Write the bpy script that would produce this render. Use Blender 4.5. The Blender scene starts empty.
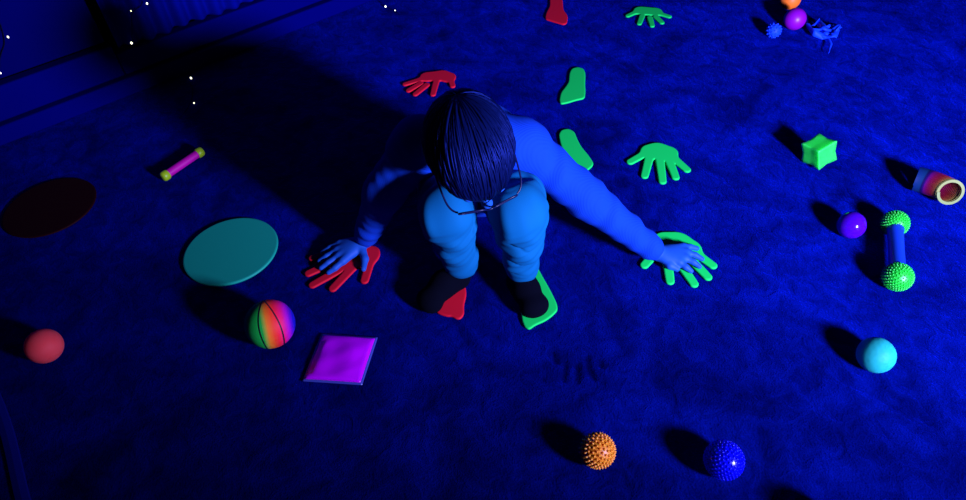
import bpy, bmesh, math, random
import numpy as np
from mathutils import Vector, Matrix
random.seed(7); rng = np.random.default_rng(7)
S = bpy.context.scene
COL = S.collection
# ------------------------------------------------------------------ camera
FPX, PITCH, ROLL, CH = 680.0, math.radians(46), math.radians(-4), 1.3
fw = np.array([0, math.cos(PITCH), -math.sin(PITCH)])
_r = np.array([1.0, 0, 0]); _u = np.cross(_r, fw)
RT = math.cos(ROLL) * _r + math.sin(ROLL) * _u
UP = -math.sin(ROLL) * _r + math.cos(ROLL) * _u
CAM = np.array([0, 0, CH])
cd = bpy.data.cameras.new('camera'); cam = bpy.data.objects.new('camera', cd); COL.objects.link(cam)
cd.sensor_width = 36; cd.lens = FPX / 966 * 36; cd.clip_start = 0.02
M = Matrix(((RT[0], UP[0], -fw[0]), (RT[1], UP[1], -fw[1]), (RT[2], UP[2], -fw[2]))).to_4x4()
M.translation = CAM; cam.matrix_world = M; S.camera = cam
# ------------------------------------------------------------------ world, lamp, exposure
S.view_settings.view_transform = 'Standard'; S.view_settings.look = 'None'
S.view_settings.exposure = 0.0; S.view_settings.gamma = 1.0; S.view_settings.use_curve_mapping = False
w = bpy.data.worlds.new('dark_room'); S.world = w; w.use_nodes = True
w.node_tree.nodes['Background'].inputs[0].default_value = (0.30, 0.38, 1.0, 1)
w.node_tree.nodes['Background'].inputs[1].default_value = 0.005
ld = bpy.data.lights.new('blacklight_lamp', 'SPOT'); lamp = bpy.data.objects.new('blacklight_lamp', ld); COL.objects.link(lamp)
ld.energy = 1270; ld.color = (0.42, 0.45, 1.0); ld.shadow_soft_size = 0.13
ld.spot_size = math.radians(143); ld.spot_blend = 1.0
LP = Vector((1.35, -0.30, 0.87)); lamp.location = LP
lamp.rotation_euler = (Vector((0.90, 1.95, 1.38)) - LP).to_track_quat('-Z', 'Y').to_euler()

# ------------------------------------------------------------------ helpers
def at(x, y, z=0.0):
    """world point on the horizontal plane z seen at photo position x, y"""
    d = fw + (x - 483) / FPX * RT - (y - 250) / FPX * UP
    return CAM + d * ((z - CH) / d[2])

def link(o, parent=None):
    COL.objects.link(o)
    if parent is not None: o.parent = parent
    return o

def tag(o, label=None, cat=None, group=None, kind=None):
    if label: o['label'] = label
    if cat: o['category'] = cat
    if group: o['group'] = group
    if kind: o['kind'] = kind
    return o

def empty(name, loc):
    o = bpy.data.objects.new(name, None); o.empty_display_size = 0.05
    o.location = tuple(float(c) for c in loc); return link(o)

def child(o, root):
    """attach o (built in world coordinates) to an un-rotated root"""
    o.parent = root
    o.location = o.location - root.location
    return o

def mesh_obj(name, verts, faces, mat, smooth=True, colors=None, origin=None):
    verts = np.asarray(verts, dtype=float)
    org = np.zeros(3) if origin is None else np.asarray(origin, float)
    me = bpy.data.meshes.new(name)
    me.from_pydata((verts - org).tolist(), [], [list(map(int, f)) for f in faces] if not isinstance(faces, np.ndarray) else faces.tolist())
    if mat is not None: me.materials.append(mat)
    if colors is not None:
        a = me.color_attributes.new('Col', 'FLOAT_COLOR', 'POINT')
        c = np.ones((len(verts), 4), dtype=np.float32); c[:, :3] = colors
        a.data.foreach_set('color', c.ravel())
    if smooth: me.polygons.foreach_set('use_smooth', [True] * len(me.polygons))
    me.update()
    o = bpy.data.objects.new(name, me); o.location = tuple(org)
    return link(o)

def bm_obj(name, bm, mat, smooth=True, loc=(0, 0, 0)):
    me = bpy.data.meshes.new(name); bmesh.ops.recalc_face_normals(bm, faces=bm.faces[:]); bm.to_mesh(me); bm.free()
    me.materials.append(mat)
    if smooth: me.polygons.foreach_set('use_smooth', [True] * len(me.polygons))
    o = bpy.data.objects.new(name, me); o.location = tuple(float(c) for c in loc)
    return link(o)

class Vol:
    """signed distance volume turned into a mesh by surface nets"""
    def __init__(s, lo, hi, h):
        s.lo = np.array(lo, float); s.h = h
        s.n = np.ceil((np.array(hi) - s.lo) / h).astype(int) + 1
        s.V = np.full(s.n, 0.2, dtype=np.float32)
    def _sub(s, lo, hi):
        a = np.clip(np.floor((np.array(lo) - s.lo) / s.h).astype(int), 0, s.n - 1)
        b = np.clip(np.ceil((np.array(hi) - s.lo) / s.h).astype(int) + 1, 1, s.n)
        ax = [(s.lo[i] + s.h * np.arange(a[i], b[i])).astype(np.float32) for i in range(3)]
        sl = tuple(slice(a[i], b[i]) for i in range(3))
        return sl, ax[0][:, None, None], ax[1][None, :, None], ax[2][None, None, :]
    def put(s, fn, lo, hi, k=0.01, pad=0.03, op='add'):
        sl, X, Y, Z = s._sub(np.array(lo) - pad, np.array(hi) + pad)
        d = fn(X, Y, Z).astype(np.float32); V = s.V[sl]
        if op == 'add':
            if k > 0:
                hh = np.clip(0.5 + 0.5 * (V - d) / k, 0, 1); s.V[sl] = V * (1 - hh) + d * hh - k * hh * (1 - hh)
            else: s.V[sl] = np.minimum(V, d)
        elif op == 'cut':
            s.V[sl] = np.maximum(V, -d)
    def cone(s, a, b, r1, r2, k=0.01, op='add', wob=None):
        a = np.array(a, float); b = np.array(b, float); ab = b - a; L2 = max(ab @ ab, 1e-9); R = max(r1, r2)
        def fn(X, Y, Z):
            t = np.clip(((X - a[0]) * ab[0] + (Y - a[1]) * ab[1] + (Z - a[2]) * ab[2]) / L2, 0, 1)
            d = np.sqrt((X - a[0] - t * ab[0]) ** 2 + (Y - a[1] - t * ab[1]) ** 2 + (Z - a[2] - t * ab[2]) ** 2) - (r1 + (r2 - r1) * t)
            if wob: d = d - wob(X, Y, Z, t)
            return d
        s.put(fn, np.minimum(a, b) - R, np.maximum(a, b) + R, k, op=op)
    def chain(s, pts, rs, k=0.01, op='add'):
        for i in range(len(pts) - 1): s.cone(pts[i], pts[i + 1], rs[i], rs[i + 1], k, op)
    def ell(s, c, r, R=None, k=0.01, op='add'):
        c = np.array(c, float); r = np.array(r, float); R = np.eye(3) if R is None else np.asarray(R)   # rows of R: local axes
        def fn(X, Y, Z):
            q = [((X - c[0]) * R[i][0] + (Y - c[1]) * R[i][1] + (Z - c[2]) * R[i][2]) for i in range(3)]
            k0 = np.sqrt(sum((q[i] / r[i]) ** 2 for i in range(3))); k1 = np.sqrt(sum((q[i] / r[i] ** 2) ** 2 for i in range(3))) + 1e-6
            return k0 * (k0 - 1) / k1
        s.put(fn, c - r.max(), c + r.max(), k, op=op)
    def mesh(s):
        V = s.V; n = V.shape; ins = V < 0
        cnt = np.zeros([i - 1 for i in n], np.int8)
        for dx in (0, 1):
            for dy in (0, 1):
                for dz in (0, 1): cnt += ins[dx:n[0] - 1 + dx, dy:n[1] - 1 + dy, dz:n[2] - 1 + dz]
        act = (cnt > 0) & (cnt < 8); idx = np.full(act.shape, -1, np.int64)
        I = np.argwhere(act); idx[act] = np.arange(len(I))
        acc = np.zeros((len(I), 3)); num = np.zeros(len(I))
        cor = [(a, b, c) for a in (0, 1) for b in (0, 1) for c in (0, 1)]
        for p in cor:
            for ax in range(3):
                if p[ax]: continue
                q = list(p); q[ax] = 1
                va = V[I[:, 0] + p[0], I[:, 1] + p[1], I[:, 2] + p[2]]; vb = V[I[:, 0] + q[0], I[:, 1] + q[1], I[:, 2] + q[2]]
                m = (va < 0) != (vb < 0); t = np.where(m, va / np.where(m, va - vb, 1), 0)
                P = np.tile(np.array(p, float), (len(I), 1)); P[:, ax] += t
                acc[m] += P[m]; num[m] += 1
        verts = s.lo + s.h * (I + acc / num[:, None])
        faces = []
        for ax in range(3):
            o1, o2 = [(1, 2), (2, 0), (0, 1)][ax]
            A = [slice(None)] * 3; B = [slice(None)] * 3; A[ax] = slice(0, n[ax] - 1); B[ax] = slice(1, n[ax])
            a, b = ins[tuple(A)], ins[tuple(B)]
            E = np.argwhere(a != b); E = E[(E[:, o1] > 0) & (E[:, o2] > 0) & (E[:, o1] < n[o1] - 1) & (E[:, o2] < n[o2] - 1)]
            if not len(E): continue
            def cell(d1, d2):
                c = E.copy(); c[:, o1] -= d1; c[:, o2] -= d2; return idx[c[:, 0], c[:, 1], c[:, 2]]
            q = np.stack([cell(1, 1), cell(0, 1), cell(0, 0), cell(1, 0)], 1)
            fl = a[E[:, 0], E[:, 1], E[:, 2]] if True else None
            q[~fl] = q[~fl][:, ::-1]
            faces.append(q)
        return verts, np.concatenate(faces)

# ------------------------------------------------------------------ materials
def mat(name, color, rough=0.6, spec=0.3, sss=0.0, coat=0.0, sheen=0.0, trans=0.0, attr=False, bump=None, spec_tint=None):
    m = bpy.data.materials.new(name); m.use_nodes = True; nt = m.node_tree; b = nt.nodes['Principled BSDF']
    b.inputs['Base Color'].default_value = (*color, 1); b.inputs['Roughness'].default_value = rough
    b.inputs['Specular IOR Level'].default_value = spec; b.inputs['Coat Weight'].default_value = coat; b.inputs['Coat Roughness'].default_value = 0.1
    b.inputs['Transmission Weight'].default_value = trans
    if sss:
        b.inputs['Subsurface Weight'].default_value = 1.0; b.inputs['Subsurface Radius'].default_value = (1, 1, 1); b.inputs['Subsurface Scale'].default_value = sss
    if spec_tint: b.inputs['Specular Tint'].default_value = (*spec_tint, 1)
    if attr:
        a = nt.nodes.new('ShaderNodeAttribute'); a.attribute_name = 'Col'; nt.links.new(a.outputs['Color'], b.inputs['Base Color'])
    if bump:
        tc = nt.nodes.new('ShaderNodeTexCoord'); no = nt.nodes.new('ShaderNodeTexNoise'); no.inputs['Scale'].default_value = bump[0]; no.inputs['Detail'].default_value = 4
        bp = nt.nodes.new('ShaderNodeBump'); bp.inputs['Strength'].default_value = bump[1]; bp.inputs['Distance'].default_value = bump[2]
        nt.links.new(tc.outputs['Object'], no.inputs['Vector']); nt.links.new(no.outputs['Fac'], bp.inputs['Height']); nt.links.new(bp.outputs['Normal'], b.inputs['Normal'])
    return m

def carpet_mat():
    m = mat('carpet_pile', (0.0, 0.002, 0.07), 1.0, 0.0); nt = m.node_tree; b = nt.nodes['Principled BSDF']; L = nt.links.new
    b.inputs['Sheen Weight'].default_value = 0.85; b.inputs['Sheen Roughness'].default_value = 0.45; b.inputs['Sheen Tint'].default_value = (0.0, 0.01, 0.55, 1)   # upright pile catches raking light
    tc = nt.nodes.new('ShaderNodeTexCoord')
    def noise(scale, detail, rough=0.6, dist=0.0):
        n = nt.nodes.new('ShaderNodeTexNoise'); n.inputs['Scale'].default_value = scale; n.inputs['Detail'].default_value = detail
        n.inputs['Roughness'].default_value = rough; n.inputs['Distortion'].default_value = dist; L(tc.outputs['Object'], n.inputs['Vector']); return n
    def rng_(src, a, b_, c, d):
        r = nt.nodes.new('ShaderNodeMapRange'); r.inputs[1].default_value = a; r.inputs[2].default_value = b_; r.inputs[3].default_value = c; r.inputs[4].default_value = d
        L(src, r.inputs[0]); return r.outputs[0]
    def mul(a, b_, op='MULTIPLY'):
        x = nt.nodes.new('ShaderNodeMath'); x.operation = op; L(a, x.inputs[0])
        if isinstance(b_, float): x.inputs[1].default_value = b_
        else: L(b_, x.inputs[1])
        return x.outputs[0]
    n1 = noise(4.5, 5, 0.6, 1.2); n2 = noise(22, 4, 0.65, 0.8); n3 = noise(260, 2)
    v = mul(mul(rng_(n1.outputs['Fac'], .32, .68, .50, 1.38), rng_(n2.outputs['Fac'], .32, .68, .68, 1.30)), rng_(n3.outputs['Fac'], .3, .7, .75, 1.25))
    at_ = nt.nodes.new('ShaderNodeAttribute'); at_.attribute_name = 'Col'
    v = mul(v, at_.outputs['Fac'])
    mx = nt.nodes.new('ShaderNodeMix'); mx.data_type = 'RGBA'; L(v, mx.inputs[0]); mx.clamp_factor = False
    mx.inputs[6].default_value = (0, 0, 0, 1); mx.inputs[7].default_value = (0.0003, 0.0024, 0.078, 1)
    L(mx.outputs[2], b.inputs['Base Color']); L(mul(v, 0.85), b.inputs['Sheen Weight'])
    hb = mul(mul(n2.outputs['Fac'], 1.0), mul(n3.outputs['Fac'], 0.35), 'ADD')
    bp = nt.nodes.new('ShaderNodeBump'); bp.inputs['Strength'].default_value = 0.7; bp.inputs['Distance'].default_value = 0.012
    L(hb, bp.inputs['Height']); L(bp.outputs['Normal'], b.inputs['Normal'])
    return m

MT = dict(
    carpet=carpet_mat(),
    wall=mat('wall_paint', (0.0005, 0.002, 0.06), 0.8, 0.0),
    gap=mat('gap_shade_black', (0.0005, 0.0005, 0.001), 1.0, 0.0),  # wall backing: shade in the gaps put into a near-black colour
    panel=mat('panel_blue', (0.0004, 0.001, 0.075), 0.7, 0.0),
    skirt=mat('skirting_paint', (0.0004, 0.001, 0.105), 0.7, 0.0),
    curtain=mat('curtain_cloth', (0.0006, 0.003, 0.17), 0.9, 0.0),
    skin=mat('skin', (0.006, 0.065, 0.32), 0.6, 0.2),
    hair=mat('dark_hair', (0.0008, 0.0022, 0.022), 0.45, 0.30, spec_tint=(0.05, 0.12, 1.0)),
    pants=mat('pale_trousers', (0.0005, 0.088, 0.21), 0.85, 0.08, bump=(400, .2, .001)),
    sock=mat('black_sock', (0.0006, 0.0008, 0.004), 0.95, 0.05),
    frame=mat('dark_frame', (0.002, 0.003, 0.03), 0.4, 0.25),
    lens=mat('clear_lens', (0.9, 0.9, 1.0), 0.02, 0.3, trans=1.0),
    green=mat('green_foam', (0.001, 0.62, 0.075), 0.7, 0.25),
    red=mat('red_foam', (0.62, 0.0015, 0.016), 0.7, 0.25),
    teal_disc=mat('teal_disc', (0.005, 0.34, 0.20), 0.55, 0.3),
    red_disc=mat('maroon_disc', (0.016, 0.0003, 0.0012), 0.7, 0.1),
    orange=mat('orange_rubber', (0.95, 0.24, 0.010), 0.45, 0.4, sss=0.006),
    blue=mat('blue_rubber', (0.0008, 0.001, 0.62), 0.2, 0.3, sss=0.015),
    tealball=mat('turquoise_rubber', (0.008, 0.28, 0.23), 0.6, 0.15, sss=0.05),
    coral=mat('coral_rubber', (0.95, 0.065, 0.07), 0.6, 0.2, sss=0.03, bump=(250, .25, .001)),
    magenta=mat('magenta_plastic', (0.48, 0.003, 0.24), 0.4, 0.3),
    lime=mat('lime_plastic', (0.32, 0.50, 0.01), 0.4, 0.3),
    gel=mat('magenta_gel', (0.60, 0.0015, 0.72), 0.3, 0.3, sss=0.008, coat=0.4),
    vinyl=mat('blue_vinyl', (0.05, 0.06, 0.33), 0.25, 0.5),
    star=mat('green_gel_rubber', (0.02, 0.80, 0.06), 0.35, 0.3, sss=0.03, bump=(120, .15, .002)),
    spiky=mat('green_spiky_rubber', (0.006, 0.50, 0.020), 0.4, 0.4, sss=0.01),
    handle=mat('blue_handle', (0.003, 0.03, 0.32), 0.4, 0.4),
    purple=mat('purple_gel', (0.05, 0.0012, 0.30), 0.12, 0.35, sss=0.02),
    purple2=mat('violet_rubber', (0.25, 0.0015, 0.36), 0.4, 0.3),
    orange2=mat('bright_orange_rubber', (0.95, 0.17, 0.012), 0.5, 0.3),
    ribbon=mat('blue_ribbon', (0.003, 0.05, 0.80), 0.6, 0.2),
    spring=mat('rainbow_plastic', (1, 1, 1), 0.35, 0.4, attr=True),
    wire=mat('dark_wire', (0.0008, 0.001, 0.003), 0.7, 0.1),
    strap=mat('navy_strap', (0.001, 0.005, 0.19), 0.8, 0.1),
)
def knit_mat():
    m = mat('blue_knit', (0.002, 0.034, 0.33), 0.85, 0.08); nt = m.node_tree; b = nt.nodes['Principled BSDF']; L = nt.links.new
    tc = nt.nodes.new('ShaderNodeTexCoord'); wv = nt.nodes.new('ShaderNodeTexWave'); wv.inputs['Scale'].default_value = 75; wv.inputs['Distortion'].default_value = 0.6
    mp = nt.nodes.new('ShaderNodeMapping'); mp.inputs['Rotation'].default_value = (0, math.radians(30), math.radians(55))
    L(tc.outputs['Object'], mp.inputs[0]); L(mp.outputs[0], wv.inputs['Vector'])
    bp = nt.nodes.new('ShaderNodeBump'); bp.inputs['Strength'].default_value = 0.22; bp.inputs['Distance'].default_value = 0.0012
    L(wv.outputs['Fac'], bp.inputs['Height']); L(bp.outputs['Normal'], b.inputs['Normal']); return m
MT['knit'] = knit_mat()
def bulb_mat():
    m = bpy.data.materials.new('lit_bulb'); m.use_nodes = True; b = m.node_tree.nodes['Principled BSDF']
    b.inputs['Base Color'].default_value = (1, 1, .9, 1); b.inputs['Emission Color'].default_value = (1, 0.95, 0.7, 1); b.inputs['Emission Strength'].default_value = 2.2
    return m
MT['bulb'] = bulb_mat()

# ------------------------------------------------------------------ setting: carpet floor
SMUDGE = [((553, 353), (556, 362)), ((565.5, 362), (564, 380)), ((577, 365), (577, 381)), ((587.5, 357), (588.5, 368)), ((600, 361), (601, 365)), ((590, 372), (594, 378))]
def lin(a, b, s): return list(np.arange(a, b - s * .5, s))
p0, p1 = at(540, 402), at(612, 345)
xs = lin(-3, p0[0], .25) + lin(p0[0], p1[0] + .02, .003) + lin(p1[0] + .02, 4.0, .25) + [4.0]
ys = lin(-1.2, p0[1], .25) + lin(p0[1], p1[1], .003) + lin(p1[1], 4.6, .25) + [4.6]
X, Y = np.meshgrid(xs, ys, indexing='ij'); fac = np.ones_like(X); Zf = np.zeros_like(X)
for a, b in SMUDGE:
    a = at(*a)[:2]; b = at(*b)[:2]; ab = b - a
    t = np.clip(((X - a[0]) * ab[0] + (Y - a[1]) * ab[1]) / (ab @ ab), 0, 1)
    d = np.hypot(X - a[0] - t * ab[0], Y - a[1] - t * ab[1])
    g = np.exp(-(d / .0075) ** 2); Zf -= .004 * g; fac *= 1 - .45 * g
nx, ny = X.shape; ii = np.arange(nx * ny).reshape(nx, ny)
F = np.stack([ii[:-1, :-1], ii[1:, :-1], ii[1:, 1:], ii[:-1, 1:]], -1).reshape(-1, 4)
floor = mesh_obj('floor', np.stack([X, Y, Zf], -1).reshape(-1, 3), F, MT['carpet'], True, colors=np.repeat(fac.reshape(-1, 1), 3, 1))
tag(floor, 'dark blue carpeted floor', None, None, 'structure')

# ------------------------------------------------------------------ setting: wall behind on the left, skirting, panel door, curtain
WU = np.array([0.8068, 0.5909, 0]); WN = np.array([0.5909, -0.8068, 0]); WO = np.array([-1.25, 0.73246 * -1.25 + 3.02612, 0])   # foot line of the skirting
WZ = np.array([0, 0, 1.0])
def wp(s, d, z): return WO + WU * s + WN * d + WZ * z      # s along, d towards the room
def wall_box(name, s0, s1, d0, d1, z0, z1, m, bev=0.0):
    bm = bmesh.new()
    vs = [bm.verts.new(wp(s, d, z)) for s in (s0, s1) for d in (d0, d1) for z in (z0, z1)]
    for f in ((0, 1, 3, 2), (4, 6, 7, 5), (0, 4, 5, 1), (2, 3, 7, 6), (0, 2, 6, 4), (1, 5, 7, 3)): bm.faces.new([vs[i] for i in f])
    if bev: bmesh.ops.bevel(bm, geom=bm.edges[:], offset=bev, segments=3, affect='EDGES', profile=0.5)
    return bm_obj(name, bm, m, False)
tag(wall_box('wall_back', -2.4, 4.2, -0.18, -0.06, 0, 2.5, MT['gap']), 'wall coloured black as shade in the gaps', None, None, 'structure')
tag(wall_box('baseboard_back', -2.4, 4.2, -0.06, 0.0, 0, 0.063, MT['skirt'], .006), 'skirting board', None, None, 'structure')
def along(px, py, z):    # position along the wall of a point on the plane d=-0.03
    d = fw + (px - 483) / FPX * RT - (py - 250) / FPX * UP
    A = WO - WN * 0.03; t = ((A - CAM) @ WN) / (d @ WN); P = CAM + d * t; return (P - WO) @ WU, P[2]
s_seam = along(100, 24, 0)[0]
tag(wall_box('trim_1', -2.4, s_seam, -0.06, -0.014, 0.070, 0.182, MT['skirt'], .006), 'upper skirting rail', None, None, 'structure')
tag(wall_box('trim_2', s_seam + .002, 4.2, -0.06, -0.014, 0.070, 0.150, MT['skirt'], .006), 'upper skirting rail', None, None, 'structure')
door = tag(wall_box('door_1', -2.4, s_seam - .011, -0.06, -0.03, 0.195, 2.3, MT['panel'], .004), 'flat panel door', None, None, 'structure')
# curtain with folds
bm = bmesh.new(); s0, s1 = s_seam + .02, 2.6; N = 520; rows = []
zz = [0.158, 0.165, 0.3, 0.6, 1.0, 1.6, 2.2]
for zi, z in enumerate(zz):
    row = []
    for i in range(N + 1):
        s = s0 + (s1 - s0) * i / N; amp = .012 + .003 * math.sin(5 * s + z)
        d = -0.034 + amp * math.sin(2 * math.pi * s / .062 + .8 * math.sin(7 * s) + .35 * z)
        row.append(bm.verts.new(wp(s, d, z + (.004 * math.sin(23 * s) if zi == 0 else 0))))
    rows.append(row)
for a, b in zip(rows[:-1], rows[1:]):
    for i in range(N): bm.faces.new((a[i], a[i + 1], b[i + 1], b[i]))
curtain = bm_obj('curtain', bm, MT['curtain'])
sm = curtain.modifiers.new('thickness', 'SOLIDIFY'); sm.thickness = 0.003; sm.offset = -1
tag(curtain, 'dark blue pleated curtain hanging above the skirting right of the door panel', 'curtain')

# ------------------------------------------------------------------ fairy lights
def tube(name, pts, r, m, res=6, closed=False):
    c = bpy.data.curves.new(name, 'CURVE'); c.dimensions = '3D'; c.bevel_depth = r; c.bevel_resolution = 2; c.use_fill_caps = True
    sp = c.splines.new('NURBS'); sp.points.add(len(pts) - 1); sp.order_u = 3; sp.use_endpoint_u = not closed; sp.use_cyclic_u = closed; sp.resolution_u = res
    for p, q in zip(sp.points, pts): p.co = (*[float(v) for v in q], 1)
    tmp = bpy.data.objects.new(name, c); COL.objects.link(tmp); dg = bpy.context.evaluated_depsgraph_get()
    me = bpy.data.meshes.new_from_object(tmp.evaluated_get(dg)); bpy.data.objects.remove(tmp); bpy.data.curves.remove(c)
    me.name = name; me.materials.clear(); me.materials.append(m); me.polygons.foreach_set('use_smooth', [True] * len(me.polygons))
    return link(bpy.data.objects.new(name, me))
def uv(name, c, r, m, seg=24, ring=16, scale=(1, 1, 1)):
    bm = bmesh.new(); bmesh.ops.create_uvsphere(bm, u_segments=seg, v_segments=ring, radius=r)
    for v in bm.verts: v.co = Vector((v.co.x * scale[0], v.co.y * scale[1], v.co.z * scale[2]))
    return bm_obj(name, bm, m, True, c)
def string_light(pts, bulbs, label, r=.0012):
    wr = tube('fairy_light_string', pts, r, MT['wire']); tag(wr, label, 'fairy lights')
    for b, br in bulbs:
        o = uv('bulb', b, br * .56, MT['bulb'], 10, 8, (1, 1, 1.35)); o.parent = wr
def on_wall(px, py, off):
    d = fw + (px - 483) / FPX * RT - (py - 250) / FPX * UP
    A = WO + WN * off; t = ((A - CAM) @ WN) / (d @ WN); return CAM + d * t
a1, a2 = on_wall(8, 37, -.024), on_wall(0.5, 73, -.024)
up_ = lambda p, h: p + WZ * h
string_light([up_(a1, .5) - WU * .03, up_(a1, .25) + WU * .02, a1 + WN * .003, (a1 + a2) / 2 - WU * .015, a2 + WN * .003, a2 - WU * .06 + WZ * .02, a2 - WU * .3 + WZ * .05],
             [(a1, .0048), (a2, .0042)], 'fairy light wire drooping across the flat door panel at the far left')
b1, b2, b3 = on_wall(147, 3.5, -.008), on_wall(131, 11, -.008), on_wall(131.5, 43, 0.0)
b4, b5, b6 = at(162.5, 64, .012), at(191, 78, .008), at(194, 103, .008)
string_light([up_(b1, .6), up_(b1, .25) + WU * .01, b1, b2, (b2 + b3) / 2 + WN * .01, b3, b4 + WZ * .03, b4, b5, b6, b6 + np.array([-.03, -.08, -.004])],
             [(b1, .0052), (b2, .003), (b3, .0062), (b4, .0042), (b5, .006), (b6, .0042)], 'fairy light wire trailing down the curtain onto the carpet in the dark shadow')
c1, c2 = at(385.5, 6.5, .007), at(395, 10.5, .007)
string_light([c1 + np.array([-.12, .22, -.005]), c1 + np.array([-.05, .1, -.005]), c1, c2, c2 + np.array([.02, -.03, -.005])],
             [(c1, .0062), (c2, .004)], 'short fairy light end with two lit bulbs on open carpet above the red hand mat', .0008)

# ------------------------------------------------------------------ floor strap at near left corner
q0, q1 = at(-6, 395), at(32, 520)
bm = bmesh.new(); d = (q1 - q0); d /= np.linalg.norm(d); nrm = np.array([-d[1], d[0], 0]); rows = []
for i in range(25):
    t = i / 24 * 1.25 - .15; c = q0 + (q1 - q0) * t + nrm * .004 * math.sin(5 * t)
    rows.append([bm.verts.new(c + nrm * s + WZ * z) for s, z in ((-.013, .0005), (-.012, .006), (0, .008), (.012, .006), (.013, .0005))])
for a, b in zip(rows[:-1], rows[1:]):
    for i in range(5): bm.faces.new((a[i], a[(i + 1) % 5], b[(i + 1) % 5], b[i]))
bm.faces.new(rows[0]); bm.faces.new(rows[-1][::-1])
tag(bm_obj('floor_strap', bm, MT['strap'], False), 'narrow dark blue strap lying on the carpet at the near left corner', 'strap')

# ------------------------------------------------------------------ foam hand and foot mats
def seg2(X, Y, a, b, r1, r2):
    ab = b - a; t = np.clip(((X - a[0]) * ab[0] + (Y - a[1]) * ab[1]) / max(ab @ ab, 1e-9), 0, 1)
    return np.hypot(X - a[0] - t * ab[0], Y - a[1] - t * ab[1]) - (r1 + (r2 - r1) * t)
def poly2(X, Y, P):
    d = np.full(np.broadcast(X, Y).shape, 1e9); ins = np.zeros(d.shape, bool)
    for i in range(len(P)):
        a, b = P[i - 1], P[i]; d = np.minimum(d, seg2(X, Y, a, b, 0, 0))
        c = (a[1] > Y) != (b[1] > Y); xi = a[0] + (Y - a[1]) / (b[1] - a[1] if abs(b[1] - a[1]) > 1e-9 else 1e-9) * (b[0] - a[0]); ins ^= c & (X < xi)
    return np.where(ins, -d, d)
def smin(a, b, k):
    h = np.clip(.5 + .5 * (a - b) / k, 0, 1); return a * (1 - h) + b * h - k * h * (1 - h)
MATH = 0.007
def mat_object(name, fn2, pts, m, label, cat, group):
    lo = pts.min(0) - .06; hi = pts.max(0) + .06; v = Vol([lo[0], lo[1], -.004], [hi[0], hi[1], MATH + .004], .002)
    sl, X, Y, Z = v._sub(v.lo, v.lo + v.h * v.n)
    d2 = fn2(X[:, :, 0], Y[:, :, 0])[:, :, None]; dz = np.abs(Z - (MATH / 2 + .0005)) - MATH / 2; rr = .0022
    q1_ = d2 + rr; q2_ = dz + rr
    v.V[:] = np.minimum(np.maximum(q1_, q2_), 0) + np.hypot(np.maximum(q1_, 0), np.maximum(q2_, 0)) - rr
    V_, F_ = v.mesh(); c = V_.mean(0); c[2] = 0
    return tag(mesh_obj(name, V_, F_, m, True, origin=c), label, cat, group)
def hand_mat(org, sc, palm, pr, fingers, fr, m, label, name='hand_mat'):
    g = lambda p: at(org[0] + p[0] / sc, org[1] + p[1] / sc, MATH)[:2]
    pp = [g(p) for p in palm]; ff = [(g(a), g(b)) for a, b in fingers]
    def fn(X, Y):
        d = None
        for i in range(max(1, len(pp) - 1)):
            e = seg2(X, Y, pp[i], pp[min(i + 1, len(pp) - 1)], pr, pr); d = e if d is None else smin(d, e, .01)
        f_all = None
        for a, b in ff:
            e = seg2(X, Y, a, b, fr * 1.3, fr * 1.12); f_all = e if f_all is None else np.minimum(f_all, e)
        return smin(d, f_all, .012)
    return mat_object(name, fn, np.array(pp + [b for a, b in ff]), m, label, 'floor mat', 'foam hand mats')
def foot_mat(org, sc, poly, m, label):
    P = np.array([at(org[0] + p[0] / sc, org[1] + p[1] / sc, MATH)[:2] for p in poly])
    for _ in range(2):   # corner cutting gives a smooth outline
        Q = np.roll(P, -1, 0); P = np.stack([.8 * P + .2 * Q, .2 * P + .8 * Q], 1).reshape(-1, 2)
    return mat_object('foot_mat', lambda X, Y: poly2(X, Y, P), P, m, label, 'floor mat', 'foam foot mats')
hand_mat((395, 60), 11.11, [(365, 180), (520, 165), (585, 185)], .029, [((270, 215), (112, 262)), ((280, 255), (150, 332)), ((350, 270), (225, 373)), ((455, 240), (420, 375)), ((610, 190), (640, 282))], .0088, MT['red'], 'red hand shaped mat alone on the carpet above the child\'s head')
hand_mat((615, 135), 9.09, [(335, 145), (390, 135), (470, 158)], .034, [((280, 160), (140, 238)), ((310, 210), (270, 365)), ((410, 230), (433, 415)), ((490, 220), (552, 378)), ((540, 210), (655, 310))], .0102, MT['green'], 'bright green hand shaped mat alone on the carpet right of the child\'s shoulder')
hand_mat((535, 0), 6.44, [(685, 65), (770, 72)], .030, [((670, 65), (598, 98)), ((690, 100), (672, 148)), ((740, 110), (755, 162)), ((780, 105), (818, 142)), ((790, 80), (865, 103))], .0085, MT['green'], 'far green hand shaped mat, smallest of the green hands, near the back')
hand_mat((295, 225), 6.25, [(310, 215), (400, 195), (450, 185)], .034, [((220, 170), (110, 202)), ((220, 235), (85, 298)), ((270, 280), (110, 370)), ((375, 245), (236, 392)), ((488, 160), (434, 342))], .0098, MT['red'], 'red hand shaped mat pressed under the child\'s right hand')
hand_mat((625, 220), 6.25, [(262, 138), (325, 142), (385, 178)], .039, [((210, 180), (122, 278)), ((265, 250), (282, 378)), ((340, 260), (432, 395)), ((420, 250), (518, 352)), ((420, 185), (550, 280))], .0100, MT['green'], 'green hand shaped mat pressed under the child\'s left hand')
foot_mat((550, 60), 4.167, [(80, 55), (90, 35), (115, 28), (140, 35), (148, 55), (146, 100), (148, 130), (145, 158), (110, 165), (75, 176), (45, 182), (38, 168), (45, 135), (65, 110), (78, 90)], MT['green'], 'green foot mat with wide toe end, farther of the two above the child\'s left arm')
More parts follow.
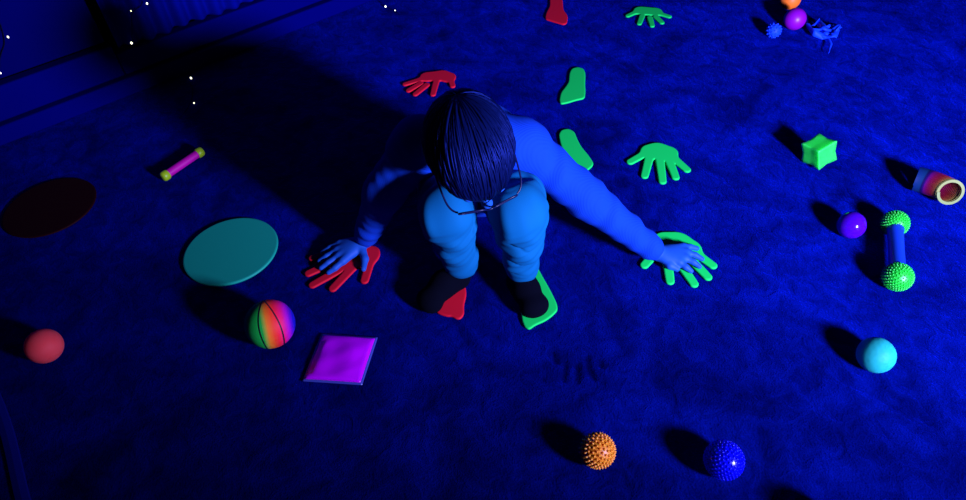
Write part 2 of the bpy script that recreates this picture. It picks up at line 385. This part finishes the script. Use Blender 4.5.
foot_mat((550, 60), 4.167, [(35, 310), (48, 290), (78, 285), (102, 298), (112, 325), (130, 360), (160, 395), (182, 428), (176, 442), (150, 462), (130, 468), (95, 440), (65, 400), (45, 355)], MT['green'], 'green foot mat lying just behind the child\'s left sleeve')
foot_mat((535, 0), 6.44, [(92, -30), (95, 0), (95, 40), (72, 80), (64, 120), (100, 131), (150, 146), (185, 156), (208, 145), (212, 100), (182, 62), (178, 0), (172, -32), (132, -48)], MT['red'], 'red foot mat cut off by the back edge of the picture')
foot_mat((430, 260), 6.664, [(205, 110), (238, 180), (243, 230), (225, 300), (228, 360), (200, 392), (172, 388), (145, 372), (112, 372), (75, 362), (40, 345), (50, 280), (90, 180), (130, 110), (170, 90)], MT['red'], 'red foot mat half covered by the child\'s right foot')
foot_mat((430, 260), 6.664, [(640, 50), (680, 20), (712, 35), (740, 90), (800, 195), (845, 285), (852, 330), (820, 365), (770, 402), (700, 432), (660, 462), (628, 442), (610, 390), (600, 280), (590, 150), (600, 80)], MT['green'], 'green foot mat mostly covered by the child\'s left foot')

# ------------------------------------------------------------------ the child
Hc = np.array([-0.009, 1.037, 0.492]); yaw = math.radians(14)
hU = np.array([0, -0.70, 0.714]); hF0 = np.array([0, -0.714, -0.70]); hX0 = np.array([1.0, 0, 0])
hF = math.cos(yaw) * hF0 + math.sin(yaw) * hX0; hX = math.cos(yaw) * hX0 - math.sin(yaw) * hF0
def hp(x, f, u): return Hc + hX * x + hF * f + hU * u
HR = np.stack([hX, hF, hU])
shL, elL, wrL = np.array([.104, 1.275, .328]), np.array([.262, 1.232, .180]), at(655, 251, .037)
shR, elR, wrR = np.array([-.128, 1.268, .355]), at(385, 191, .245), at(364.5, 239.5, .036)
knR, knL = at(446, 213, .282), at(519, 212, .282)
akR, akL = at(461.5, 262, .08), at(522, 267, .08)
hpR, hpL = np.array([-.065, 1.385, .150]), np.array([.065, 1.380, .150])
neck0, neck1 = np.array([-.012, 1.235, .400]), hp(0, -.045, -.06)
v = Vol([-.50, .93, -.004], [.64, 1.52, .66], .003)
# trunk and limbs (under the clothes)
v.cone(hpR, hpL, .07, .07, .02); v.cone([0, 1.385, .16], [0, 1.31, .30], .085, .08, .03); v.cone([0, 1.31, .30], neck0, .08, .045, .03)
v.cone(shR, shL, .042, .042, .03); v.cone(neck0, neck1, .038, .036, .02)
for sh, el, wr in ((shL, elL, wrL), (shR, elR, wrR)):
    v.chain([sh, el, wr], [.038, .030, .0205], .015)
for h_, kn, ak in ((hpR, knR, akR), (hpL, knL, akL)): v.chain([h_, kn, ak], [.062, .045, .026], .015)
# head
v.ell(hp(0, -.008, .022), (.072, .090, .080), HR, .02); v.ell(hp(0, .030, -.045), (.052, .052, .058), HR, .03)
v.ell(hp(0, .058, -.088), (.022, .02, .016), HR, .02)                                   # chin
v.cone(hp(0, .082, .008), hp(0, .097, -.026), .0075, .0115, .012)                       # nose
for s in (-1, 1):
    v.ell(hp(s * .030, .090, .004), (.014, .010, .010), HR, .006, 'cut')               # eye sockets
    v.ell(hp(s * .030, .0735, .004), (.0135, .0135, .0125), HR, .003)                   # eyes
    v.ell(hp(s * .034, .040, -.03), (.03, .035, .03), HR, .02)                          # cheeks
    v.ell(hp(s * .073, -.010, -.012), (.008, .018, .029), HR, .006)                     # ears
v.cone(hp(-.018, .079, -.054), hp(.018, .079, -.054), .005, .005, .006); v.cone(hp(-.014, .077, -.063), hp(.014, .077, -.063), .0055, .0055, .006)
# hands: wrist, knuckles, finger tips in photo positions on the mats
def hand(wr, knuckles, mids, tips, thumb, kz=.026):
    K = [at(*p, kz) for p in knuckles]; Md = [at(*p, .021) for p in mids]; T = [at(*p, .0145) for p in tips]
    for k_, m_, t_ in zip(K, Md, T):
        v.cone(wr + (k_ - wr) * .15 + np.array([0, 0, -.006]), k_, .013, .0112, .012)
        v.cone(k_, m_, .0090, .0080, .0035); v.cone(m_, t_, .0080, .0066, .0035)
    v.ell((wr + sum(K) / 4) / 2 + np.array([0, 0, -.006]), (.026, .026, .012), None, .015)
    T3 = [at(*p, z) for p, z in thumb]
    v.chain(T3, [.0125, .0095, .0072], .006)
hand(wrR, [(340, 243.5), (337.5, 250), (338.5, 256), (343, 261)], [(330, 248), (326.5, 256.5), (328, 263), (335, 268)], [(322.5, 252.5), (319.5, 261), (321, 268), (328.5, 272.5)],
     [((361, 247), .028), ((365, 259), .021), ((363.5, 269), .0155)])
hand(wrL, [(683, 247), (686, 252.5), (684.5, 258), (679.5, 262)], [(690, 247), (695, 255), (693.5, 262), (686, 267)], [(697, 248.5), (702, 259), (699.5, 266.5), (691, 271)],
     [((664, 258), .028), ((670, 265.5), .021), ((677, 269), .0155)])
# feet
ftR = [at(457, 276, .035), at(444, 284, .032), at(429.5, 301, .022)]; ftL = [at(520, 280, .035), at(526, 290, .032), at(534.5, 306, .022)]
for ft, ak in ((ftR, akR), (ftL, akL)):
    v.chain([ak, ft[0]], [.026, .026], .01); v.chain(ft, [.024, .026, .020], .012)
V_, F_ = v.mesh()
base = np.array([0, 1.2, 0.0])
body = mesh_obj('person', V_, F_, MT['skin'], True, origin=base)
tag(body, 'child in blue sweater and glasses crouching head down, both hands pressed on hand mats', 'person')
# sweater
wob = lambda X, Y, Z, t: .0026 * np.sin(16 * t + 24 * X + 19 * Y) * np.sin(21 * Z + 17 * X - 9 * Y) + .0010 * np.sin(37 * t + 60 * Y + 40 * Z)
v = Vol([-.42, 1.08, .0], [.55, 1.54, .50], .0035)
v.cone([0, 1.395, .150], [0, 1.335, .27], .118, .115, .03, wob=wob); v.cone([0, 1.335, .27], [-.005, 1.275, .345], .115, .085, .04)
v.cone(shR + [0, 0, -.012], shL + [0, 0, -.008], .060, .056, .04); v.cone([-.012, 1.255, .375], [-.012, 1.225, .398], .062, .055, .02)
v.ell([-.012, 1.218, .408], (.058, .02, .058), np.stack([[1, 0, 0], [0, -.85, .5], [0, .5, .85]]), .008)
cuff = lambda a, b, s: b + (a - b) / np.linalg.norm(a - b) * s
v.cone(shL, elL, .056, .049, .04, wob=wob); v.cone(elL, cuff(elL, wrL, .02), .049, .033, .02, wob=wob)
v.cone(shR, elR, .058, .048, .04, wob=wob); v.cone(elR, cuff(elR, wrR, .03), .048, .033, .02, wob=wob)
V_, F_ = v.mesh(); sw = child(mesh_obj('sweater', V_, F_, MT['knit'], True, origin=base), body); sw['label'] = 'blue ribbed knit sweater'
for el, wr, r in ((elL, wrL, .031), (elR, wrR, .030)):
    a = cuff(el, wr, .034); b = cuff(el, wr, .006); vv = Vol(np.minimum(a, b) - .06, np.maximum(a, b) + .06, .003)
    vv.cone(a, b, r + .001, r - .004, 0)
    dz = (b - a) / np.linalg.norm(b - a)
    Vc, Fc = vv.mesh(); c_ = child(mesh_obj('cuff', Vc, Fc, MT['knit'], True, origin=base), body)
    c_.parent = sw; c_.location = (0, 0, 0)
# trousers
def fold(X, Y, Z, t):
    a = 13 * t + 42 * X + 1.7 * np.sin(40 * X + 23 * Y); c = 30 * X - 26 * Y + 18 * Z
    ridge = 1 - np.abs(np.sin(9 * t * t + 17 * X + 21 * Y + 1.3 * np.sin(31 * X)))
    return .0055 * np.sin(a) * np.sin(c + 1) - .0075 * ridge ** 6 * (.5 + .5 * np.sin(33 * X + 12 * Y)) + .0016 * np.sin(47 * t + 70 * X + 50 * Y)
v = Vol([-.24, 1.00, .02], [.24, 1.54, .40], .003)
v.cone(hpR, hpL, .098, .098, .03)
for h_, kn, ak in ((hpR, knR, akR), (hpL, knL, akL)):
    v.cone(h_, kn, .088, .064, .02, wob=fold); v.cone(kn, ak + [0, 0, -.005], .064, .036, .012, wob=fold)
    v.cone(ak + [0, .0, .018], ak + [0, .0, .0], .041, .040, .010)
v.put(lambda X, Y, Z: Z - .058 - .006 * np.sin(40 * X) + 0 * X + 0 * Y, [-.24, 1.00, .0], [.24, 1.235, .075], op='cut', pad=0)
V_, F_ = v.mesh(); tr = child(mesh_obj('trousers', V_, F_, MT['pants'], True, origin=base), body); tr['label'] = 'pale blue rolled up trousers'
# socks
for ft, ak in ((ftR, akR), (ftL, akL)):
    v = Vol(np.minimum(ft[0], ft[2]) - .09, np.maximum(ft[0], ft[2]) + .10, .003)
    v.chain([ak + [0, 0, .015], ft[0]], [.032, .031], .01); v.chain([ft[0] + [0, .0, -.004], ft[1], ft[2]], [.031, .033, .028], .015)
    side = np.cross(ft[2] - ft[0], [0, 0, 1]); side /= np.linalg.norm(side)
    fwd = ft[2] - ft[1]; v.cone(ft[2] + side * .012, ft[2] - side * .012, .0235, .0235, .012)
    sl, X, Y, Z = v._sub(v.lo, v.lo + v.h * v.n); v.V[:] = np.maximum(v.V, MATH + .001 - Z)
    V_, F_ = v.mesh(); child(mesh_obj('sock', V_, F_, MT['sock'], True, origin=base), body)
# hair: cap plus locks combed from the crown
v = Vol(Hc - .15, Hc + .15, .003)
v.ell(hp(0, -.012, .024), (.081, .104, .090), HR, .01)
v.ell(hp(0, .055, -.058), (.072, .08, .066), HR, .015, 'cut')
v.ell(hp(0, -.01, -.13), (.09, .07, .055), HR, .015, 'cut')
V_, F_ = v.mesh(); hair = child(mesh_obj('hair', V_, F_, MT['hair'], True, origin=base), body); hair['label'] = 'short dark straight hair with a fringe'
hv, hf = [], []
er = np.array([.083, .106, .092]); ec = np.array([0, -.012, .024])
crown = np.array([0.05, -.86, .50]); crown /= np.linalg.norm(crown)
e1 = np.cross(crown, [1, 0, 0]); e1 /= np.linalg.norm(e1)
if e1[1] < 0: e1 = -e1
e2 = np.cross(crown, e1)          # e1 leads from the crown over the top to the forehead
NL = 2600
for i in range(NL):
    az = rng.uniform(-math.pi, math.pi); f_ = math.cos(az)
    # end angle: the fringe stops above the brows, sides reach the ears, back the nape
    pend = (1.72 + 1.04 * max(0, f_) ** 1.3 - .12 * max(0, -f_)) + rng.normal(0, .07)
    start = rng.uniform(0, 1) ** .8 * max(.05, pend - .55); seg = 10; ring = []
    lift = rng.uniform(0, .0045); wdt = rng.uniform(.0012, .0030); swirl = rng.normal(0, .10) * min(1, .3 + start)
    for j in range(seg + 1):
        t = j / seg; ph = start + (min(pend, start + 1.5) - start) * t; a2_ = az + swirl * t
        dv = math.cos(a2_) * e1 + math.sin(a2_) * e2
        n_ = math.cos(ph) * crown + math.sin(ph) * dv
        sc = 1 / np.sqrt(((n_ / er) ** 2).sum()); q = n_ * sc
        tn = -math.sin(ph) * crown + math.cos(ph) * dv; sd = np.cross(n_, tn); sd /= np.linalg.norm(sd)
        prof = (.35 + .65 * math.sin(math.pi * min(1, t * 1.0 + .25))) * (1 - .85 * max(0, t - .75) / .25)
        prof = max(prof, .12)
        out = n_ * (lift * math.sin(math.pi * min(1, t + .1)) - .001 - .004 * (t > .95))
        wl = wdt * prof; p = q + out + ec
        ring.append([p + sd * wl, p + n_ * wl * .6, p - sd * wl, p - n_ * wl * .6])
    b0 = len(hv)
    for rg in ring:
        for p in rg: hv.append(hp(*p))
    for j in range(seg):
        for k in range(4): hf.append((b0 + 4 * j + k, b0 + 4 * j + (k + 1) % 4, b0 + 4 * j + 4 + (k + 1) % 4, b0 + 4 * j + 4 + k))
    hf.append((b0 + 3, b0 + 2, b0 + 1, b0)); e = b0 + 4 * seg; hf.append((e, e + 1, e + 2, e + 3))
lk = child(mesh_obj('hair_strands', hv, hf, MT['hair'], True, origin=base), body); lk.parent = hair; lk.location = (0, 0, 0)
lk['kind'] = 'stuff'
# glasses
g_pts = []
def rim(cx):
    pts = []
    for i in range(24):
        a = 2 * math.pi * i / 24; c, s = math.cos(a), math.sin(a)
        x = .026 * np.sign(c) * abs(c) ** .6; y = .0185 * np.sign(s) * abs(s) ** .6
        pts.append(hp(cx + x, .111 - abs(cx + x) * .16, -.004 + y))
    return pts
gl = empty('glasses', base); child(gl, body); gl.location = (0, 0, 0)
def gchild(o): o.parent = gl; o.location = Vector(o.location) - Vector(base); return o
for s in (-1, 1):
    rm = gchild(tube('rim', rim(s * .033), .0019, MT['frame'], 3, True))
    gchild(tube('temple', [hp(s * .059, .099, .002), hp(s * .074, .092, .002), hp(s * .0785, .04, 0), hp(s * .0785, -.01, -.003), hp(s * .076, -.04, -.018)], .0019, MT['frame']))
gchild(tube('bridge', [hp(-.009, .110, 0), hp(0, .113, .004), hp(.009, .110, 0)], .0017, MT['frame']))

# ------------------------------------------------------------------ balls and toys
def fib(n):
    i = np.arange(n) + .5; ph = np.arccos(1 - 2 * i / n); th = math.pi * (1 + 5 ** .5) * i
    return np.stack([np.cos(th) * np.sin(ph), np.sin(th) * np.sin(ph), np.cos(ph)], 1)
def spiky(name, c, r, n, h, br, m, tip=.35, seg=6):
    bm = bmesh.new(); bmesh.ops.create_icosphere(bm, subdivisions=4, radius=r)
    for d in fib(n):
        d = Vector(d); q = d.to_track_quat('Z', 'Y'); prev = None
        for rr, hh in ((br, -.0015), (br * .85, h * .35), (br * (tip + .15), h * .8), (br * tip * .6, h)):
            ring = [bm.verts.new(q @ Vector((rr * math.cos(2 * math.pi * k / seg), rr * math.sin(2 * math.pi * k / seg), r + hh))) for k in range(seg)]
            if prev:
                for k in range(seg): bm.faces.new((prev[k], prev[(k + 1) % seg], ring[(k + 1) % seg], ring[k]))
            prev = ring
        bm.faces.new(prev)
    return bm_obj(name, bm, m, True, c)
def ballpos(px, py, rpx):
    r = .04
    for _ in range(8):
        P = at(px, py, r); r = rpx * ((P - CAM) @ fw) / FPX
    return P, float(r)
P, r = ballpos(597.6, 450.5, 18.3)
tag(spiky('spiky_ball', P, r * .90, 210, r * .115, r * .085, MT['orange']), 'orange spiky massage ball alone on the near carpet', 'ball')
P, r = ballpos(724, 460, 20.0)
tag(spiky('nubby_ball', P, r * .96, 320, r * .04, r * .075, MT['blue'], .7), 'deep blue nubbly ball at the near edge right of the orange spiky ball', 'ball')
P, r = ballpos(876.0, 355, 17.9)
bm = bmesh.new(); bmesh.ops.create_icosphere(bm, subdivisions=5, radius=r)
dd = fib(90)
for vtx in bm.verts:
    n_ = np.array(vtx.co.normalized()); ang = np.arccos(np.clip((dd @ n_).max(), -1, 1)); vtx.co *= 1 - .022 * math.exp(-(ang / .055) ** 2)
tag(bm_obj('dimpled_ball', bm, MT['tealball'], True, P), 'pale turquoise ball on the carpet below the green dumbbell', 'ball')
P, r = ballpos(44, 346, 17.4)
tag(uv('ball', P, r, MT['coral'], 48, 32), 'coral pink plain ball alone at the far left side', 'ball')
# rainbow ball
def rainbow_mat():
    m = mat('rainbow_rubber', (1, 1, 1), 0.6, 0.2, sss=0.03); nt = m.node_tree; b = nt.nodes['Principled BSDF']; L = nt.links.new
    tc = nt.nodes.new('ShaderNodeTexCoord'); sp = nt.nodes.new('ShaderNodeSeparateXYZ'); L(tc.outputs['Object'], sp.inputs[0])
    rp = nt.nodes.new('ShaderNodeValToRGB'); mr = nt.nodes.new('ShaderNodeMapRange'); mr.inputs[1].default_value = -1; mr.inputs[2].default_value = 1
    sl_ = nt.nodes.new('ShaderNodeMath'); sl_.operation = 'MULTIPLY_ADD'; L(sp.outputs['Y'], sl_.inputs[0]); sl_.inputs[1].default_value = .225; L(sp.outputs['X'], sl_.inputs[2])
    L(sl_.outputs[0], mr.inputs[0]); L(mr.outputs[0], rp.inputs[0])
    st = [(0, (.008, .40, .05)), (.33, (.008, .46, .05)), (.385, (.40, .42, .04)), (.44, (.90, .22, .012)), (.54, (1, .06, .012)), (.62, (1, .012, .03)), (.74, (.8, .004, .14)), (.84, (.42, .002, .36)), (.91, (.10, .002, .36)), (.96, (.004, .004, .34))]
    cr = rp.color_ramp
    while len(cr.elements) < len(st): cr.elements.new(0.5)
    for e, (p, c) in zip(cr.elements, st): e.position = p; e.color = (*c, 1)
    def mth(op, a, b_=None, c=None):
        x = nt.nodes.new('ShaderNodeMath'); x.operation = op
        for i, q in enumerate((a, b_, c)):
            if q is None: continue
            if isinstance(q, (int, float)): x.inputs[i].default_value = q
            else: L(q, x.inputs[i])
        return x.outputs[0]
    # two curved seams x = c0 + c1*y + c2*y^2 on the sphere
    yy = sp.outputs['Y']; y2 = mth('MULTIPLY', yy, yy); y3 = mth('MULTIPLY', y2, yy)
    def seam(c0, c1, c2, c3):
        f = mth('ADD', mth('ADD', mth('MULTIPLY', yy, c1), c0), mth('ADD', mth('MULTIPLY', y2, c2), mth('MULTIPLY', y3, c3)))
        return mth('LESS_THAN', mth('ABSOLUTE', mth('SUBTRACT', sp.outputs['X'], f)), .032)
    k = mth('MAXIMUM', seam(-.44, -.117, .2535, 0.0), seam(.36, -.45, -.22, 0.0))
    mx = nt.nodes.new('ShaderNodeMix'); mx.data_type = 'RGBA'; L(k, mx.inputs[0]); L(rp.outputs[0], mx.inputs[6]); mx.inputs[7].default_value = (.004, .004, .01, 1)
    L(mx.outputs[2], b.inputs['Base Color']); return m
P, r = ballpos(270, 324, 24.6)
bm = bmesh.new(); bmesh.ops.create_uvsphere(bm, u_segments=64, v_segments=48, radius=1)
rb = bm_obj('rainbow_ball', bm, rainbow_mat(), True, P); rb.scale = (r, r, r)
tc_ = CAM - P; tc_ /= np.linalg.norm(tc_)
ex = RT - tc_ * (RT @ tc_); ex /= np.linalg.norm(ex); ey = np.cross(tc_, ex)
ex2, ey2 = ex, ey
rb.rotation_euler = Matrix((ex2, ey2, tc_)).transposed().to_euler()
tag(rb, 'rainbow striped ball with black seam lines between the teal disc and magenta pad', 'ball')
P, r = ballpos(851.5, 225, 13.6)
tag(uv('gel_ball', P, r, MT['purple'], 40, 24), 'glossy violet gel ball left of the green dumbbell', 'ball')
P, r = ballpos(795, 19, 10.6)
tag(uv('ball', P, r, MT['purple2'], 40, 24), 'magenta violet ball near the back in front of the orange ball', 'ball')
P, r = ballpos(790.5, -1, 10.0)
tag(uv('ball', P, r, MT['orange2'], 40, 24), 'bright orange ball cut off by the back edge of the picture', 'ball')
P, r = ballpos(774, 30.5, 7.2)
tag(spiky('knobby_ball', P, r * .93, 60, r * .12, r * .14, MT['ribbon'], .6), 'small blue knobbly ball near the back left of the violet ball', 'ball')
P, r = ballpos(832, 521, 21)
tag(uv('ball', P, r, MT['blue'], 32, 20), 'ball just past the near edge of the picture, only its shadow showing', 'ball')

# crumpled blue ribbon toy
rib = [((806, 23), (812, 30), (822, 32), (830, 27), (840, 26)), ((812, 26), (818, 20), (821, 25), (826, 33), (836, 36)), ((806, 25), (814, 33), (824, 37), (834, 36), (838, 27)), ((820, 36), (828, 38), (831, 44), (829, 50), (829, 53)), ((818, 22), (824, 28), (832, 31), (839, 27), (836, 33))]
root = None
for n_, pl in enumerate(rib):
    bm = bmesh.new(); prev = None; rows = []; K = 22
    ctl = [at(*p, .006 + .014 * (i % 2) * (n_ != 3) + .003 * n_) for i, p in enumerate(pl)]
    for i in range(K + 1):
        t = i / K * (len(ctl) - 1); j = min(int(t), len(ctl) - 2); f = t - j; f = f * f * (3 - 2 * f) * .4 + f * .6
        c = ctl[j] * (1 - f) + ctl[j + 1] * f; tw = 1.5 * t + n_; wd = .011 if n_ != 3 else .004
        d = ctl[j + 1] - ctl[j]; d /= np.linalg.norm(d); sd = np.cross(d, [0, 0, 1]); sd /= np.linalg.norm(sd) + 1e-9
        side = sd * math.cos(tw * .5) * wd + np.array([0, 0, abs(math.sin(tw * .5)) * wd])
        lo_ = (c - side); hi_ = (c + side); lo_[2] = max(lo_[2], .002); hi_[2] = max(hi_[2], .002)
        rows.append([bm.verts.new(lo_), bm.verts.new((lo_ + hi_) / 2 + [0, 0, .002]), bm.verts.new(hi_)])
    for a, b in zip(rows[:-1], rows[1:]):
        for k in range(2): bm.faces.new((a[k], a[k + 1], b[k + 1], b[k]))
    o = bm_obj('ribbon_loop' if n_ else 'ribbon_toy', bm, MT['ribbon']); s_ = o.modifiers.new('thickness', 'SOLIDIFY'); s_.thickness = .0015
    if n_ == 0: root = tag(o, 'crumpled blue ribbon toy near the back right of the violet ball', 'ribbon toy')
    else: o.parent = root

# discs
def disc(c, R, th, m, label, tilt=0):
    bm = bmesh.new(); prof = [(0.0, th), (R - .004, th), (R - .001, th - .001), (R, th * .55), (R - .0015, .001), (0.0, .0005)]; N = 96; rings = []
    for rr, z in prof:
        rings.append([bm.verts.new((rr * math.cos(2 * math.pi * k / N), rr * math.sin(2 * math.pi * k / N), z)) for k in range(N)] if rr > 0 else [bm.verts.new((0, 0, z))])
    for a, b in zip(rings[:-1], rings[1:]):
        for k in range(N):
            k2 = (k + 1) % N
            if len(a) == 1: bm.faces.new((a[0], b[k2], b[k]))
            elif len(b) == 1: bm.faces.new((a[k], a[k2], b[0]))
            else: bm.faces.new((a[k], a[k2], b[k2], b[k]))
    o = bm_obj('floor_disc', bm, m, False, c)
    return tag(o, label, 'disc', 'floor discs')
disc(at(231.7, 251.8), .1265, .009, MT['teal_disc'], 'pale teal round disc lying on the carpet behind the rainbow ball')
disc(at(50.5, 207.5), .131, .006, MT['red_disc'], 'dark maroon round disc in the gloom at the left edge')

# glow rod
A, B = at(164.5, 176, .016), at(200, 152, .016); ax = (B - A); Ln = np.linalg.norm(ax); ax /= Ln
def lathe(name, base_, axis, prof, m, seg=28, parent=None):
    bm = bmesh.new(); q = Vector(axis).to_track_quat('Z', 'Y'); rings = []
    for rr, z in prof: rings.append([bm.verts.new(q @ Vector((rr * math.cos(2 * math.pi * k / seg), rr * math.sin(2 * math.pi * k / seg), z))) for k in range(seg)])
    for a, b in zip(rings[:-1], rings[1:]):
        for k in range(seg): bm.faces.new((a[k], a[(k + 1) % seg], b[(k + 1) % seg], b[k]))
    bm.faces.new(rings[0][::-1]); bm.faces.new(rings[-1])
    o = bm_obj(name, bm, m, True, base_)
    md = o.modifiers.new('edges', 'EDGE_SPLIT'); md.split_angle = math.radians(50)
    if parent is not None: child(o, parent)
    return o
rod = tag(empty('toy_rod', [*((A + B) / 2)[:2], 0]), 'magenta toy rod with lime end caps at left behind the teal disc', 'toy')
lathe('tube', A, ax, [(.0125, .006), (.0125, Ln - .006)], MT['magenta'], parent=rod)
for e, dv in ((A, ax), (B, -ax)):
    lathe('end_cap', e, dv, [(.008, -.010), (.013, -.008), (.0158, -.003), (.0158, .010), (.0135, .013), (.0127, .013)], MT['lime'], parent=rod)

# magenta gel pad
cs = [at(321.7, 333.5, .004), at(377.6, 337.4, .004), at(362, 384.8, .004), at(302.2, 380.9, .004)]
pad = tag(empty('gel_pad', [*(sum(cs) / 4)[:2], 0]), 'square magenta gel pad with bluish clear border right of the rainbow ball', 'gel pad')
def pillow(name, ins, hgt, m, zb):
    n = 34; top, bot = [], []
    for i in range(n + 1):
        for j in range(n + 1):
            a, b = i / n, j / n; u = ins + (1 - 2 * ins) * a; w_ = ins + (1 - 2 * ins) * b
            p = (cs[0] * (1 - u) + cs[1] * u) * (1 - w_) + (cs[3] * (1 - u) + cs[2] * u) * w_
            e = (16 * a * (1 - a) * b * (1 - b)); h = hgt * min(1, e * 1.3) ** .42
            cr = .0022 * math.sin(9 * a + 5 * b) * math.sin(7 * b - 2 * a) * min(1, e * 2) if hgt > .005 else 0
            cr -= .006 * math.exp(-((a - .06) / .05) ** 2) * (hgt > .005) * (b > .15) * (b < .9) * .5
            top.append(np.array([p[0], p[1], zb + .0025 + h + cr])); bot.append(np.array([p[0], p[1], zb - .0005 if ins < .01 else zb]))
    nn = (n + 1) ** 2; f = []
    for i in range(n):
        for j in range(n):
            q = [i * (n + 1) + j, (i + 1) * (n + 1) + j, (i + 1) * (n + 1) + j + 1, i * (n + 1) + j + 1]; f.append(q[::-1]); f.append([k + nn for k in q])
    per = [i * (n + 1) for i in range(n + 1)] + [n * (n + 1) + j for j in range(1, n + 1)] + [i * (n + 1) + n for i in range(n - 1, -1, -1)] + [j for j in range(n - 1, 0, -1)]
    for a, b in zip(per, per[1:] + per[:1]): f.append([a, b, b + nn, a + nn])
    bm = bmesh.new(); vs = [bm.verts.new(p) for p in top + bot]
    for q in f: bm.faces.new([vs[k] for k in q])
    return child(bm_obj(name, bm, m, True), pad)
pillow('border', 0.0, .0015, MT['vinyl'], .002)['label'] = 'clear bluish welded border'
pillow('gel_filling', .035, .012, MT['gel'], .0035)

# green star: a cube with pulled out corners and hollow faces, one corner up towards the viewer
P = at(819.5, 152, .042); c_ = CAM - P; c_ /= np.linalg.norm(c_)
dn = -UP - c_ * (-UP @ c_); dn /= np.linalg.norm(dn); rtv = np.cross(dn, c_)
e3 = np.array([1, 1, 1]) / 3 ** .5; e1_ = np.array([1, 1, -2]) / 6 ** .5; e2_ = np.cross(e3, e1_)
RR = np.outer(c_, e3) + np.outer(dn, e1_) + np.outer(np.cross(c_, dn), e2_)
bm = bmesh.new(); bmesh.ops.create_cube(bm, size=2); bmesh.ops.subdivide_edges(bm, edges=bm.edges[:], cuts=11, use_grid_fill=True)
sz = .0330
for vtx in bm.verts:
    p = np.array(vtx.co); a = np.sort(np.abs(p)); k = 1 - .10 * (1 - a[0]) * a[1] - .135 * (1 - a[1])
    l = a[0] * a[1] * a[2]; k2 = k * (1 - .015 * max(0, l - .75) / .25)
    vtx.co = Vector(RR @ (p * k2 * sz))
zmin = min(vtx.co.z for vtx in bm.verts)
P2 = at(819, 151.6, -zmin)
star = bm_obj('star_ball', bm, MT['star'], True, P2)
tag(star, 'translucent green star shaped rubber toy with pointed corners at the right', 'toy')

# spiky dumbbell
d1, r1 = ballpos(895, 223.3, 13.7); d2, r2 = ballpos(897.6, 276.8, 15.2)
db = tag(empty('toy_dumbbell', [*((d1 + d2) / 2)[:2], 0]), 'toy dumbbell with two spiky green balls and a blue bar', 'toy dumbbell')
for P, r in ((d1, r1), (d2, r2)): child(spiky('spiky_end', P, r * .91, 300, r * .07, r * .065, MT['spiky']), db)
ax = d2 - d1; Ln = np.linalg.norm(ax); ax /= Ln
lathe('bar', d1, ax, [(.017, .018), (.0205, .024), (.0185, .034), (.0178, Ln / 2), (.0185, Ln - .034), (.0205, Ln - .024), (.017, Ln - .018)], MT['handle'], parent=db)

# rainbow coil spring lying on its side
Bk, Fr = at(915.5, 179, .033), at(950.5, 192.8, .050); ctl = at(936, 184, .036)
tur, sg = 30, 40; N = tur * sg; rows = []; cols = []
stops = [(0, (.004, .03, .17)), (.22, (.005, .045, .16)), (.26, (.006, .006, .07)), (.34, (.03, .003, .15)), (.40, (.22, .004, .20)), (.55, (.33, .004, .07)), (.72, (.36, .01, .02)), (.85, (.40, .08, .01)), (.93, (.45, .38, .04)), (1, (.34, .44, .10))]  # dark band after the blue: shadow painted into the dark indigo
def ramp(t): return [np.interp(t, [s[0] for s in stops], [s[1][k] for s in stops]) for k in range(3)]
vv_, ff_ = [], []
for i in range(N + 1):
    t = i / N; tt = t
    c = (1 - tt) ** 2 * Bk + 2 * tt * (1 - tt) * ctl + tt ** 2 * Fr
    tg = 2 * (1 - tt) * (ctl - Bk) + 2 * tt * (Fr - ctl); tg /= np.linalg.norm(tg)
    tg = tg + tt ** 2 * .55 * (CAM - Fr) / np.linalg.norm(CAM - Fr); tg /= np.linalg.norm(tg)
    n1 = np.cross(tg, [0, 0, 1]); n1 /= np.linalg.norm(n1); n2 = np.cross(n1, tg)
    a = 2 * math.pi * i / sg; rad = math.cos(a) * n1 + math.sin(a) * n2
    if t > .93: rw, aw = .0036, .0022
    else: rw, aw = .0030, .0017
    R0 = .0305
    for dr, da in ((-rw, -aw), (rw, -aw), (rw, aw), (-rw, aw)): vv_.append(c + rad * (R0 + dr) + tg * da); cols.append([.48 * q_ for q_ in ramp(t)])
for i in range(N):
    for k in range(4): ff_.append((4 * i + k, 4 * i + (k + 1) % 4, 4 * i + 4 + (k + 1) % 4, 4 * i + 4 + k))
ff_ += [(3, 2, 1, 0), (4 * N, 4 * N + 1, 4 * N + 2, 4 * N + 3)]
vv_ = np.array(vv_); vv_[:, 2] += max(0, .001 - vv_[:, 2].min()); c0 = vv_.mean(0); c0[2] = 0
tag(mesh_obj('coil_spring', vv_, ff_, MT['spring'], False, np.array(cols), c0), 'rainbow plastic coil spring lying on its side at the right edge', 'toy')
